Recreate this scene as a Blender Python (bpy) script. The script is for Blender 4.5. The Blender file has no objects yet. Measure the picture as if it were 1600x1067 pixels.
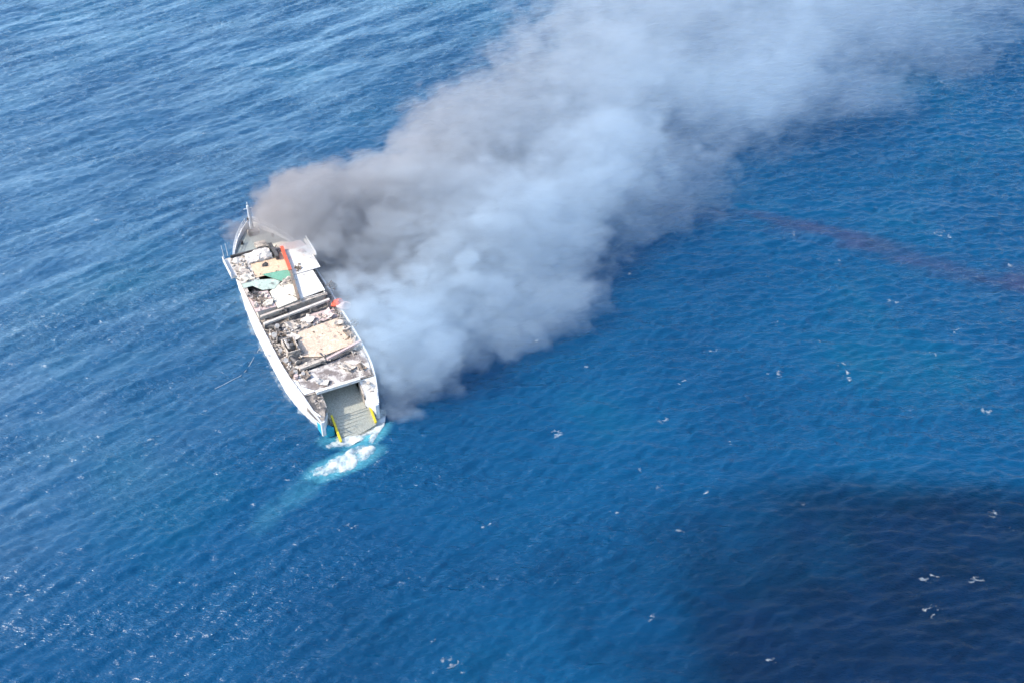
import bpy, math, random
import numpy as np
from mathutils import Vector, Matrix, noise as mnoise

sc = bpy.context.scene
R = math.radians
rng = np.random.default_rng(7)
random.seed(7)

# ------------------------------------------------------------------ camera
CAM_H, PITCH, HFOV = 120.0, 39.0, 50.0
cam_d = bpy.data.cameras.new('camera')
cam = bpy.data.objects.new('camera', cam_d)
sc.collection.objects.link(cam)
cam.location = (0, 0, CAM_H)
cam.rotation_euler = (R(90 - PITCH), 0, 0)
cam_d.sensor_width = 36
cam_d.lens = 18 / math.tan(R(HFOV / 2))
cam_d.clip_start = 1
cam_d.clip_end = 60000
sc.camera = cam

# ------------------------------------------------------------------ sky + sun
SUN_AZ = (-0.99, -0.12)          # ground direction towards the sun
SUN_EL = 42.0
world = bpy.data.worlds.new('World')
sc.world = world
world.use_nodes = True
wn = world.node_tree.nodes
wl = world.node_tree.links
sky = wn.new('ShaderNodeTexSky')
sky.sky_type = 'NISHITA'
sky.sun_disc = False
sky.sun_elevation = R(SUN_EL)
sky.sun_rotation = math.atan2(SUN_AZ[0], SUN_AZ[1])
sky.air_density = 1.0
sky.dust_density = 1.5
sky.ozone_density = 1.5
bg = wn['Background']
bg.inputs['Strength'].default_value = 0.15
wl.new(sky.outputs['Color'], bg.inputs['Color'])

sun_d = bpy.data.lights.new('sun', 'SUN')
sun_d.energy = 2.0
sun_d.angle = R(0.6)
sun_d.color = (1.0, 0.93, 0.82)
sun = bpy.data.objects.new('sun', sun_d)
sc.collection.objects.link(sun)
_a = Vector((SUN_AZ[0], SUN_AZ[1], 0)).normalized()
SUNV = Vector((_a.x * math.cos(R(SUN_EL)), _a.y * math.cos(R(SUN_EL)), math.sin(R(SUN_EL))))
sun.rotation_euler = SUNV.to_track_quat('Z', 'Y').to_euler()
sun.location = SUNV * 400

sc.view_settings.view_transform = 'Standard'
sc.view_settings.look = 'None'
sc.view_settings.exposure = 1.6
sc.view_settings.gamma = 1.0
sc.render.engine = 'CYCLES'
cy = sc.cycles
cy.use_denoising = True
try:
    cy.denoiser = 'OPENIMAGEDENOISE'
except Exception:
    pass
cy.max_bounces = 8
cy.diffuse_bounces = 3
cy.glossy_bounces = 3
cy.transmission_bounces = 4
cy.volume_bounces = 2
cy.use_adaptive_sampling = True
cy.adaptive_threshold = 0.03
cy.adaptive_min_samples = 16
cy.transparent_max_bounces = 12
cy.sample_clamp_indirect = 6
cy.sample_clamp_direct = 8
cy.volume_step_rate = 1.0
cy.volume_max_steps = 256
cy.caustics_reflective = False
cy.caustics_refractive = False

# ------------------------------------------------------------------ pixel -> place
PW, PH = 1600, 1067
FPX = PW / 2 / math.tan(R(HFOV / 2))
def at(px, py, z=0.0):
    """where the line of sight through a photo pixel meets the height z"""
    u, v = (px - PW / 2) / FPX, (py - PH / 2) / FPX
    p = R(PITCH)
    d = Vector((u, math.cos(p) - v * math.sin(p), -math.sin(p) - v * math.cos(p)))
    t = (z - CAM_H) / d.z
    return Vector((0, 0, CAM_H)) + d * t

# ------------------------------------------------------------------ helpers
def link(o, parent=None):
    sc.collection.objects.link(o)
    if parent is not None:
        o.parent = parent
    return o

def tag(o, label=None, cat=None, group=None, kind=None):
    if label: o['label'] = label
    if cat: o['category'] = cat
    if group: o['group'] = group
    if kind: o['kind'] = kind
    return o

class MB:
    def __init__(s): s.v, s.f = [], []
    def add(s, vs, fs):
        b = len(s.v)
        s.v += [tuple(p) for p in vs]
        s.f += [tuple(i + b for i in f) for f in fs]
        return s
    def box(s, x0, x1, y0, y1, z0, z1):
        return s.add([(x0,y0,z0),(x1,y0,z0),(x1,y1,z0),(x0,y1,z0),(x0,y0,z1),(x1,y0,z1),(x1,y1,z1),(x0,y1,z1)],
                     [(0,3,2,1),(4,5,6,7),(0,1,5,4),(1,2,6,5),(2,3,7,6),(3,0,4,7)])
    def rbox(s, c, size, rot):
        m = rot.to_matrix() if hasattr(rot, 'to_matrix') else rot
        vs = []
        for dz in (-.5, .5):
            for dx, dy in ((-.5,-.5),(.5,-.5),(.5,.5),(-.5,.5)):
                vs.append(Vector(c) + m @ Vector((dx*size[0], dy*size[1], dz*size[2])))
        return s.add(vs, [(0,3,2,1),(4,5,6,7),(0,1,5,4),(1,2,6,5),(2,3,7,6),(3,0,4,7)])
    def bar(s, a, b, w, h=None):
        a, b = Vector(a), Vector(b)
        h = h or w
        d = b - a
        q = d.to_track_quat('X', 'Z')
        return s.rbox((a + b) / 2, (d.length, w, h), q)
    def prism(s, poly, z0, z1):
        n = len(poly)
        zt = (lambda p: z1) if not callable(z1) else z1
        vs = [(p[0], p[1], z0 if not callable(z0) else z0(p)) for p in poly] + [(p[0], p[1], zt(p)) for p in poly]
        fs = [tuple(range(n - 1, -1, -1)), tuple(range(n, 2 * n))]
        fs += [(i, (i + 1) % n, n + (i + 1) % n, n + i) for i in range(n)]
        return s.add(vs, fs)
    def tube(s, pts, r, n=6):
        pts = [Vector(p) for p in pts]
        vs, fs = [], []
        for i, p in enumerate(pts):
            d = (pts[min(i+1, len(pts)-1)] - pts[max(i-1, 0)]).normalized()
            q = d.to_track_quat('Z', 'Y')
            rr = r if not isinstance(r, (list, tuple)) else r[i]
            for k in range(n):
                a = 2*math.pi*k/n
                vs.append(p + q @ Vector((math.cos(a)*rr, math.sin(a)*rr, 0)))
        for i in range(len(pts)-1):
            for k in range(n):
                fs.append((i*n+k, i*n+(k+1)%n, (i+1)*n+(k+1)%n, (i+1)*n+k))
        fs.append(tuple(range(n-1, -1, -1)))
        b = (len(pts)-1)*n
        fs.append(tuple(range(b, b+n)))
        return s.add(vs, fs)
    def build(s, name, mat, parent=None, smooth=False):
        me = bpy.data.meshes.new(name)
        me.from_pydata(s.v, [], s.f)
        me.update()
        if smooth:
            me.polygons.foreach_set('use_smooth', [True]*len(me.polygons))
        me.materials.append(mat)
        return link(bpy.data.objects.new(name, me), parent)

# ------------------------------------------------------------------ materials
def new_mat(name):
    m = bpy.data.materials.new(name)
    m.use_nodes = True
    return m, m.node_tree.nodes, m.node_tree.links, m.node_tree.nodes['Principled BSDF']

def ramp(nd, stops, interp='LINEAR'):
    r = nd.new('ShaderNodeValToRGB')
    r.color_ramp.interpolation = interp
    e = r.color_ramp.elements
    while len(e) < len(stops): e.new(0.5)
    for el, (p, c) in zip(e, stops):
        el.position = p
        el.color = (c[0], c[1], c[2], 1) if hasattr(c, '__len__') else (c, c, c, 1)
    return r

def burnt(name, paint, soot=0.45, scale=0.5, soot_col=(0.10, 0.09, 0.085), rust=0.3, rust_col=(0.30, 0.17, 0.09), rough=0.65, seed=0.0, drip=1.0):
    """fire-damaged paint: scorched patches, rust bleeding, fine speckle"""
    m, nd, ln, bs = new_mat(name)
    paint = tuple(c * .80 for c in paint)
    tc = nd.new('ShaderNodeTexCoord')
    mp = nd.new('ShaderNodeMapping')
    mp.inputs['Location'].default_value = (seed * 13.1, seed * 7.7, seed * 3.3)
    mp.inputs['Scale'].default_value = (1, 1, drip)
    ln.new(tc.outputs['Object'], mp.inputs['Vector'])
    n1 = nd.new('ShaderNodeTexNoise'); n1.inputs['Scale'].default_value = scale; n1.inputs['Detail'].default_value = 8; n1.inputs['Roughness'].default_value = 0.68
    n2 = nd.new('ShaderNodeTexNoise'); n2.inputs['Scale'].default_value = scale * 2.3; n2.inputs['Detail'].default_value = 6; n2.inputs['Roughness'].default_value = 0.7
    n3 = nd.new('ShaderNodeTexNoise'); n3.inputs['Scale'].default_value = 5.0; n3.inputs['Detail'].default_value = 5
    for n in (n1, n2, n3): ln.new(mp.outputs['Vector'], n.inputs['Vector'])
    a = 1.0 - soot
    r1 = ramp(nd, [(max(0, a * 0.55 + 0.18), 0.0), (min(1, a * 0.55 + 0.32), 1.0)])
    ln.new(n1.outputs['Fac'], r1.inputs['Fac'])
    b = 0.72 - 0.3 * rust
    r2 = ramp(nd, [(b - 0.06, 0.0), (b + 0.1, 1.0)])
    ln.new(n2.outputs['Fac'], r2.inputs['Fac'])
    mx1 = nd.new('ShaderNodeMix'); mx1.data_type = 'RGBA'
    mx1.inputs['A'].default_value = (*paint, 1); mx1.inputs['B'].default_value = (*rust_col, 1)
    ln.new(r2.outputs['Color'], mx1.inputs['Factor'])
    mx2 = nd.new('ShaderNodeMix'); mx2.data_type = 'RGBA'
    mx2.inputs['B'].default_value = (*soot_col, 1)
    ln.new(mx1.outputs['Result'], mx2.inputs['A'])
    ln.new(r1.outputs['Color'], mx2.inputs['Factor'])
    r3 = ramp(nd, [(0.3, 0.6), (0.7, 1.15)])
    ln.new(n3.outputs['Fac'], r3.inputs['Fac'])
    mx3 = nd.new('ShaderNodeMix'); mx3.data_type = 'RGBA'; mx3.blend_type = 'MULTIPLY'
    mx3.inputs['Factor'].default_value = 0.8
    ln.new(mx2.outputs['Result'], mx3.inputs['A']); ln.new(r3.outputs['Color'], mx3.inputs['B'])
    ln.new(mx3.outputs['Result'], bs.inputs['Base Color'])
    bs.inputs['Roughness'].default_value = rough
    bp = nd.new('ShaderNodeBump'); bp.inputs['Strength'].default_value = 0.5; bp.inputs['Distance'].default_value = 0.06
    ln.new(n3.outputs['Fac'], bp.inputs['Height'])
    ln.new(bp.outputs['Normal'], bs.inputs['Normal'])
    return m

M = {}
M['hull'] = burnt('hull_paint', (0.80, 0.80, 0.80), soot=0.16, scale=0.55, rust=0.3, rust_col=(.48, .38, .28), drip=.25, rough=0.4)
M['cyan'] = burnt('turquoise_paint', (0.01, 0.36, 0.52), soot=0.05, scale=0.6, rust=0.05)
M['deck'] = burnt('scorched_deck', (0.54, 0.45, 0.36), soot=0.62, scale=0.55, rust=0.4, rust_col=(0.42, 0.34, 0.27), seed=1)
M['white_deck'] = burnt('white_deck', (0.80, 0.76, 0.70), soot=0.26, scale=0.5, rust=0.42, rust_col=(0.6, 0.46, 0.32), seed=2)
M['cream'] = burnt('cream_deck', (0.78, 0.71, 0.57), soot=0.28, scale=0.5, rust=0.4, rust_col=(0.62, 0.47, 0.33), seed=3)
M['tan'] = burnt('tan_deck', (0.74, 0.52, 0.34), soot=0.28, scale=0.8, rust=0.3, rust_col=(0.74, 0.66, 0.46), seed=4)
M['tan2'] = burnt('pale_tan_deck', (0.66, 0.49, 0.36), soot=0.33, scale=0.7, rust=0.5, rust_col=(0.70, 0.62, 0.45), seed=5)
M['aft'] = burnt('aft_deck_paint', (0.78, 0.72, 0.66), soot=0.56, scale=0.42, soot_col=(0.17, 0.14, 0.125), rust=0.3, rust_col=(0.5, 0.38, 0.30), seed=6)
M['green'] = burnt('green_sheet', (0.17, 0.40, 0.27), soot=0.24, scale=0.5, rust=0.1, rust_col=(0.4, 0.5, 0.4), seed=7)
M['pale_green'] = burnt('pale_green_sheet', (0.46, 0.55, 0.46), soot=0.36, scale=0.6, rust=0.3, rust_col=(0.6, 0.58, 0.5), seed=8)
M['orange'] = burnt('orange_red_paint', (0.78, 0.11, 0.05), soot=0.22, scale=1.2, rust=0.2, rust_col=(0.6, 0.25, 0.14), seed=9)
M['brown'] = burnt('scorched_brown', (0.24, 0.18, 0.13), soot=0.4, scale=0.8, rust=0.4, seed=10)
M['grey'] = burnt('ash_grey', (0.55, 0.47, 0.39), soot=0.42, scale=0.9, rust=0.15, seed=11)
M['light_grey'] = burnt('light_ash', (0.68, 0.61, 0.53), soot=0.30, scale=1.0, rust=0.15, seed=12)
M['dark'] = burnt('char', (0.11, 0.10, 0.095), soot=0.5, scale=1.0, soot_col=(0.03, 0.03, 0.03), rust=0.2, seed=13)
M['pink'] = burnt('pinkish_steel', (0.62, 0.47, 0.43), soot=0.25, scale=0.9, rust=0.2, seed=14)
M['ramp'] = burnt('ramp_steel', (0.44, 0.43, 0.35), soot=0.15, scale=0.4, soot_col=(0.2, 0.19, 0.18), rust=0.35, rust_col=(0.33, 0.35, 0.30), seed=15)
M['yellow'] = burnt('yellow_paint', (0.80, 0.62, 0.03), soot=0.08, scale=1.5, rust=0.1, seed=16)
M['foredeck'] = burnt('foredeck_grey', (0.30, 0.33, 0.31), soot=0.25, scale=0.6, rust=0.15, seed=17)
M['mast'] = burnt('mast_white', (0.74, 0.75, 0.76), soot=0.12, scale=2.0, rust=0.1, seed=18)
M['glass'], _n, _l, _b = new_mat('smoked_glass')
_b.inputs['Base Color'].default_value = (0.02, 0.025, 0.03, 1); _b.inputs['Roughness'].default_value = 0.15
M['rope'], _n, _l, _b = new_mat('rope_fibre')
_b.inputs['Base Color'].default_value = (0.5, 0.52, 0.52, 1); _b.inputs['Roughness'].default_value = 0.9

# ------------------------------------------------------------------ sea
SEA_C = (0.0, 200.0)
SEA_L = 370.0
NG = 1000
dx = SEA_L / NG

def wave_field(n, L):
    k1 = np.fft.fftfreq(n, d=L / n) * 2 * np.pi
    kx, ky = np.meshgrid(k1, k1, indexing='ij')
    k = np.hypot(kx, ky); k[0, 0] = 1e-6
    ang = np.arctan2(ky, kx)
    def comp(kp, theta, spread, hs, fall=3.6, kmax=6.0):
        d = np.cos((ang - theta) / 1.0)
        D = np.abs(d) ** spread * 0.5 + 0.5 * np.clip(d, 0, 1) ** spread + 0.012
        S = np.exp(-1.1 * (kp / k) ** 2) * k ** (-fall) * D * np.exp(-(k / kmax) ** 2)
        S[0, 0] = 0
        amp = np.sqrt(S)
        h = np.real(np.fft.ifft2(amp * (rng.normal(size=(n, n)) + 1j * rng.normal(size=(n, n)))))
        return h / h.std() * hs / 4
    # long crests lie down wind on the left, shorter ones straighter across on the right
    xw = np.linspace(0, 1, n)[:, None]
    wl_ = np.clip((0.62 - xw) / 0.30, 0, 1)
    h = comp(2 * np.pi / 13.0, R(122), 8, 0.30, 3.7)
    h += wl_ * comp(2 * np.pi / 5.5, R(129), 10, 0.18, 3.6, 6.0)
    h += (1 - wl_) * comp(2 * np.pi / 5.0, R(98), 14, 0.32, 3.6, 6.0)
    h += comp(2 * np.pi / 3.0, R(106), 5, 0.36, 3.0, 9.0)
    h += comp(2 * np.pi / 42.0, R(128), 8, 0.30, 4.5, 1.0)
    return h
H = wave_field(NG, SEA_L)
gx = SEA_C[0] - SEA_L / 2 + np.arange(NG) * dx
gy = SEA_C[1] - SEA_L / 2 + np.arange(NG) * dx
fade1 = np.clip(np.minimum(np.arange(NG), NG - 1 - np.arange(NG)) * dx / 25.0, 0, 1)
fade = fade1[:, None] * fade1[None, :]
H = H * (fade * fade * (3 - 2 * fade))

def sea_z(x, y):
    fx = np.clip((np.asarray(x, float) - gx[0]) / dx, 0, NG - 1.001)
    fy = np.clip((np.asarray(y, float) - gy[0]) / dx, 0, NG - 1.001)
    i, j = fx.astype(int), fy.astype(int)
    a, b = fx - i, fy - j
    return (H[i, j]*(1-a)*(1-b) + H[i+1, j]*a*(1-b) + H[i, j+1]*(1-a)*b + H[i+1, j+1]*a*b)

def bulk_mesh(name, V, Q, attrs=None):
    me = bpy.data.meshes.new(name)
    me.vertices.add(len(V)); me.loops.add(Q.size); me.polygons.add(len(Q))
    me.vertices.foreach_set('co', V.astype(np.float32).ravel())
    me.loops.foreach_set('vertex_index', Q.astype(np.int32).ravel())
    me.polygons.foreach_set('loop_start', np.arange(0, Q.size, 4, dtype=np.int32))
    me.polygons.foreach_set('loop_total', np.full(len(Q), 4, dtype=np.int32))
    me.polygons.foreach_set('use_smooth', np.ones(len(Q), dtype=bool))
    for k, arr in (attrs or {}).items():
        at_ = me.attributes.new(k, 'FLOAT', 'POINT')
        at_.data.foreach_set('value', arr.astype(np.float32).ravel())
    me.update(); me.validate()
    return me

def grid_quads(nx, ny):
    idx = np.arange(nx * ny).reshape(nx, ny)
    return np.stack([idx[:-1, :-1], idx[1:, :-1], idx[1:, 1:], idx[:-1, 1:]], -1).reshape(-1, 4)

def vnoise(x, y, scale, oct=4, seed=0):
    """value noise in numpy, 0..1"""
    out = np.zeros_like(x, dtype=float); amp = 0.5; tot = 0
    r = np.random.default_rng(100 + seed)
    T = r.random((256, 256))
    for o in range(oct):
        u, v = x / scale + 17.3 * o, y / scale + 9.1 * o
        i, j = np.floor(u).astype(int), np.floor(v).astype(int)
        a, b = u - i, v - j
        a, b = a*a*(3-2*a), b*b*(3-2*b)
        g = lambda p, q: T[p % 256, q % 256]
        out += amp * (g(i,j)*(1-a)*(1-b) + g(i+1,j)*a*(1-b) + g(i,j+1)*(1-a)*b + g(i+1,j+1)*a*b)
        tot += amp; amp *= 0.5; scale *= 0.5
    return out / tot

def blob(X, Y, c, ax, ra, rb):
    """1 in the middle of a soft ellipse, 0 at its rim; ax = direction of the long axis"""
    ax = Vector(ax[:2]).normalized()
    u = ((X - c[0]) * ax.x + (Y - c[1]) * ax.y) / ra
    v = (-(X - c[0]) * ax.y + (Y - c[1]) * ax.x) / rb
    return np.clip(1 - (u*u + v*v), 0, 1)

XX, YY = np.meshgrid(gx, gy, indexing='ij')
# air beaten into the water off the ramp
aer = np.zeros_like(XX)
for (px, py, qx, qy, rb, s) in [(545, 700, 600, 665, 2.6, .8), (490, 742, 585, 705, 2.8, .8), (440, 790, 500, 742, 3.0, .14), (400, 830, 440, 780, 2.6, .10), (500, 690, 545, 690, 2.0, .4)]:
    a, b = at(px, py), at(qx, qy)
    c = (a + b) / 2
    aer = np.maximum(aer, s * blob(XX, YY, c, b - a, (b - a).length * .75, rb))
aer *= 0.55 + 0.9 * vnoise(XX, YY, 3.0, 4, 3)

# sky sheen painted into the water colour, in down-wind streaks on the weather side
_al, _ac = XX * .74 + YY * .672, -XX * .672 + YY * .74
wind = np.clip((_ac - 118 - .25 * (_al - 60)) / 90.0, 0, 1) ** .8  # mask of the painted sheen, growing across the wind to the far left
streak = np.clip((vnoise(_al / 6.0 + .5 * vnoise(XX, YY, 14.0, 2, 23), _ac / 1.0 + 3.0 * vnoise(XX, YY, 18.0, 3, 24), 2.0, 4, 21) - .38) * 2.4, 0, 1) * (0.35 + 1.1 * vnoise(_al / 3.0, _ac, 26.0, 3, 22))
streak = wind * (.22 + .78 * streak) * fade  # even sheen tint plus its streaked part

# outer rings of the same sheet reach the horizon
out = [gx[-1] + 1.5 * (1.38 ** i - 1) * 4 for i in range(1, 29)]
xs = np.concatenate([[2 * SEA_C[0] - o for o in out[::-1]], gx, out])
oy = [gy[-1] + 1.5 * (1.38 ** i - 1) * 4 for i in range(1, 29)]
oyl = [gy[0] - 1.5 * (1.38 ** i - 1) * 4 for i in range(1, 29)]
ys = np.concatenate([oyl[::-1], gy, oy])
FX, FY = np.meshgrid(xs, ys, indexing='ij')
FZ = np.zeros_like(FX); FA = np.zeros_like(FX); FS = np.zeros_like(FX)
FZ[28:28+NG, 28:28+NG] = H
FA[28:28+NG, 28:28+NG] = aer
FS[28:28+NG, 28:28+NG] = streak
V = np.stack([FX, FY, FZ], -1).reshape(-1, 3)
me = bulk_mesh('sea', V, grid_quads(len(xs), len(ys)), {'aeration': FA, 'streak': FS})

def sea_material():
    m, nd, ln, bs = new_mat('sea_water')
    tc = nd.new('ShaderNodeTexCoord')
    # broad patches of greener and deeper blue water
    n1 = nd.new('ShaderNodeTexNoise'); n1.inputs['Scale'].default_value = 0.022; n1.inputs['Detail'].default_value = 4
    ln.new(tc.outputs['Object'], n1.inputs['Vector'])
    r1 = ramp(nd, [(0.35, (0.0002, 0.038, 0.100)), (0.55, (0.0002, 0.047, 0.116)), (0.72, (0.0002, 0.058, 0.118))])
    ln.new(n1.outputs['Fac'], r1.inputs['Fac'])
    atr = nd.new('ShaderNodeAttribute'); atr.attribute_name = 'aeration'
    mx = nd.new('ShaderNodeMix'); mx.data_type = 'RGBA'
    mx.inputs['B'].default_value = (0.08, 0.32, 0.38, 1)
    ln.new(atr.outputs['Fac'], mx.inputs['Factor']); ln.new(r1.outputs['Color'], mx.inputs['A'])
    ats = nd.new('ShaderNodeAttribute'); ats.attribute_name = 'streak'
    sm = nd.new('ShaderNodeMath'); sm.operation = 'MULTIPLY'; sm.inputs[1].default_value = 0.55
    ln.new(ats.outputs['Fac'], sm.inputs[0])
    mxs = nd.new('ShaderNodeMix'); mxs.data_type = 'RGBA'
    mxs.inputs['B'].default_value = (0.15, 0.27, 0.36, 1)  # pale sky reflection mixed into the base colour
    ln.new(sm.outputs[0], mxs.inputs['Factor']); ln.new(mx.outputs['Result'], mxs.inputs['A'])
    ln.new(mxs.outputs['Result'], bs.inputs['Base Color'])
    bs.inputs['Roughness'].default_value = 0.24
    bs.inputs['IOR'].default_value = 1.333
    # ripples finer than the mesh, crests lying like the waves
    mp = nd.new('ShaderNodeMapping'); mp.inputs['Rotation'].default_value = (0, 0, R(-25)); mp.inputs['Scale'].default_value = (0.55, 1.35, 1)
    ln.new(tc.outputs['Object'], mp.inputs['Vector'])
    n2 = nd.new('ShaderNodeTexNoise'); n2.inputs['Scale'].default_value = 1.1; n2.inputs['Detail'].default_value = 3; n2.inputs['Roughness'].default_value = 0.62
    ln.new(mp.outputs['Vector'], n2.inputs['Vector'])
    # wind roughens some stretches more than others
    n3 = nd.new('ShaderNodeTexNoise'); n3.inputs['Scale'].default_value = 0.05; n3.inputs['Detail'].default_value = 3
    mp3 = nd.new('ShaderNodeMapping'); mp3.inputs['Rotation'].default_value = (0, 0, R(-42)); mp3.inputs['Scale'].default_value = (0.35, 1.5, 1)
    ln.new(tc.outputs['Object'], mp3.inputs['Vector']); ln.new(mp3.outputs['Vector'], n3.inputs['Vector'])
    r3 = ramp(nd, [(0.35, 0.35), (0.65, 1.0)])
    ln.new(n3.outputs['Fac'], r3.inputs['Fac'])
    bp = nd.new('ShaderNodeBump'); bp.inputs['Distance'].default_value = 0.5
    ln.new(r3.outputs['Color'], bp.inputs['Strength'])
    ln.new(n2.outputs['Fac'], bp.inputs['Height'])
    ln.new(bp.outputs['Normal'], bs.inputs['Normal'])
    return m
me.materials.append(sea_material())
sea = link(bpy.data.objects.new('sea', me))
tag(sea, 'deep blue choppy open sea', 'sea', kind='structure')

# a film or foam that floats on the sea, cut out of a fine grid that follows the waves
def float_patch(name, boxes, field, cut, lift, mat, cell=0.14, thick=0.0):
    Vs, Qs, As, base = [], [], [], 0
    for (x0, x1, y0, y1) in boxes:
        if cell:
            ax, ay = np.linspace(x0, x1, max(3, int((x1 - x0) / cell))), np.linspace(y0, y1, max(3, int((y1 - y0) / cell)))
        else:                       # the sea's own grid points
            ax, ay = gx[(gx >= x0) & (gx <= x1)], gy[(gy >= y0) & (gy <= y1)]
        nx, ny = len(ax), len(ay)
        X, Y = np.meshgrid(ax, ay, indexing='ij')
        A = field(X, Y)
        Z = sea_z(X, Y) + lift + thick * np.clip(A, 0, 1)
        q = grid_quads(nx, ny)
        keep = (A.ravel()[q] > cut).all(1)
        q = q[keep]
        if not len(q): continue
        used, inv = np.unique(q, return_inverse=True)
        P = np.stack([X.ravel(), Y.ravel(), Z.ravel()], -1)[used]
        Vs.append(P); Qs.append(inv.reshape(-1, 4) + base); As.append(A.ravel()[used]); base += len(P)
    me = bulk_mesh(name, np.concatenate(Vs), np.concatenate(Qs), {'cover': np.concatenate(As)})
    me.materials.append(mat)
    return link(bpy.data.objects.new(name, me))

def foam_material(name, lo, hi, top=1.0, col=(0.80, 0.84, 0.85)):
    m, nd, ln, bs = new_mat(name)
    a = nd.new('ShaderNodeAttribute'); a.attribute_name = 'cover'
    tc = nd.new('ShaderNodeTexCoord')
    n = nd.new('ShaderNodeTexNoise'); n.inputs['Scale'].default_value = 3.0; n.inputs['Detail'].default_value = 5; n.inputs['Roughness'].default_value = 0.7
    ln.new(tc.outputs['Object'], n.inputs['Vector'])
    ad = nd.new('ShaderNodeMath'); ad.operation = 'MULTIPLY_ADD'; ad.inputs[1].default_value = 0.5; ad.inputs[2].default_value = -0.25
    ln.new(n.outputs['Fac'], ad.inputs[0])
    s = nd.new('ShaderNodeMath'); s.operation = 'ADD'
    ln.new(a.outputs['Fac'], s.inputs[0]); ln.new(ad.outputs[0], s.inputs[1])
    mr = nd.new('ShaderNodeMapRange'); mr.inputs['From Min'].default_value = lo; mr.inputs['From Max'].default_value = hi; mr.inputs['To Max'].default_value = top
    ln.new(s.outputs[0], mr.inputs['Value'])
    ln.new(mr.outputs[0], bs.inputs['Alpha'])
    bs.inputs['Base Color'].default_value = (*col, 1)
    bs.inputs['Roughness'].default_value = 0.8
    return m

# ---- wash breaking round the stern ramp
WASH = [  # from px, to px, half width (m), strength
    (528, 695, 592, 664, 1.3, 1.15), (584, 672, 602, 640, 1.3, 1.25), (516, 697, 545, 690, 0.8, 0.9), (530, 686, 590, 654, 0.9, 1.0), (592, 662, 600, 640, 1.3, 1.3),
    (496, 738, 560, 716, 1.6, 0.95), (540, 722, 578, 702, 1.5, 1.0), (566, 706, 578, 698, 0.8, .8), (575, 695, 594, 665, 0.55, 0.55)]
def wash_field(X, Y):
    A = np.zeros_like(X)
    for (px, py, qx, qy, rb, s) in WASH:
        a, b = at(px, py), at(qx, qy)
        A = np.maximum(A, s * blob(X, Y, (a + b) / 2, b - a, (b - a).length * .62 + .4, rb * 1.25))
    return A * .8 + 2.2 * (vnoise(X, Y, 1.5, 5, 5) - 0.5) * (A > 0)
M['wash'] = foam_material('wash_foam', 0.02, 0.9, .92, (.52, .56, .56))
_a, _b2 = at(480, 760), at(605, 635)
foam = float_patch('wash_foam', [(_a.x, _b2.x, _a.y - 2, _b2.y + 2)], wash_field, 0.03, 0.04, M['wash'], 0.10, 0.22)
tag(foam, 'white churned foam breaking round the lowered stern ramp', 'foam', kind='stuff')

# ---- small whitecaps scattered over the sea
CAPS = [(1322, 586, 1.5, 1.0, 95), (1316, 570, .8, .9, 20), (1331, 568, .7, .8, -10), (1212, 583, 1.6, .62, 5), (917, 571, .7, .85, 60), (870, 676, 1.5, .5, 20), (1036, 656, 1.3, .4, 60), (1309, 410, .9, .75, 70), (1470, 365, 2.0, .6, 5), (1484, 371, .8, .5, 0),
        (1540, 645, 1.2, .7, 5), (1552, 806, 1.3, .7, 80), (1580, 826, .7, .4, 80), (1018, 965, .8, .85, 60), (1000, 735, .7, .45, 80), (1290, 455, 1.3, .45, -5), (1395, 470, 1.3, .5, 10), (1456, 552, 1.1, .75, -40), (1495, 515, 1.2, .6, 40), (1110, 546, 1.3, .5, 0),
        (1063, 597, 1.0, .5, 20), (832, 534, 1.0, .55, 10), (838, 533, .5, .8, 0), (905, 650, .8, .35, 0), (1100, 770, .7, .7, 30), (1030, 760, .7, .65, 40), (545, 822, 1.4, .4, 25), (210, 869, 1.1, .55, 10), (35, 927, 1.0, .5, -10), (180, 1040, 1.2, .4, 80),
        (708, 1040, 1.8, .4, -40), (450, 750, .9, .55, -50), (1450, 901, 1.5, .65, 5), (1525, 906, 1.1, .5, 5), (1207, 1034, 1.0, .7, -20), (318, 213, .8, .8, 80), (150, 346, 1.4, .4, 5), (1398, 380, .7, .8, 10), (1240, 366, .8, .8, 70), (1580, 415, 1.0, .7, 80),
        (1480, 130, 1.5, .55, 0), (1160, 287, 1.4, .4, 0), (1220, 505, 1.4, .4, 0), (1280, 530, 1.2, .4, 0), (415, 110, 1.6, .45, 15), (435, 105, 1.4, .4, 15), (388, 210, .8, .5, 20), (675, 1000, .8, .4, 30), (870, 905, .9, .35, 20), (590, 770, .7, .4, 30),
        (1250, 790, .8, .3, 20), (1060, 830, .9, .35, 0), (1455, 955, 1.6, .35, 30), (960, 800, .7, .35, 0), (760, 820, .8, .3, 30), (330, 640, 1.5, .35, 40), (240, 690, 1.6, .3, 30), (1140, 690, .8, .35, 10), (1420, 640, .8, .3, 0), (980, 430, .8, .35, 10)]
boxes, capd = [], []
for (px, py, s, st, rot) in CAPS:
    p = at(px, py)
    boxes.append((p.x - s*1.5, p.x + s*1.5, p.y - s*1.5, p.y + s*1.5))
    capd.append((p, s * 1.25, st, rot))
def cap_field(X, Y):
    A = np.zeros_like(X)
    cx, cy_ = X.mean(), Y.mean()
    for (p, s, st, rot) in capd:
        if abs(p.x - cx) < s * 3 and abs(p.y - cy_) < s * 3:
            A = np.maximum(A, st * blob(X, Y, p, (math.cos(R(rot)), math.sin(R(rot))), s, s * .5))
    return A * .55 - 0.10 + 2.6 * (vnoise(X * .8, Y * 1.4, .42, 3, 9) - 0.56) * (A > 0)
M['caps'] = foam_material('whitecap_foam', 0.0, 1.0, 0.42, (.5, .57, .6))
caps = float_patch('whitecap_foam', boxes, cap_field, 0.04, 0.03, M['caps'], 0.10, 0.05)
tag(caps, 'small white foam flecks scattered over the open sea', 'foam', kind='stuff')

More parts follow.
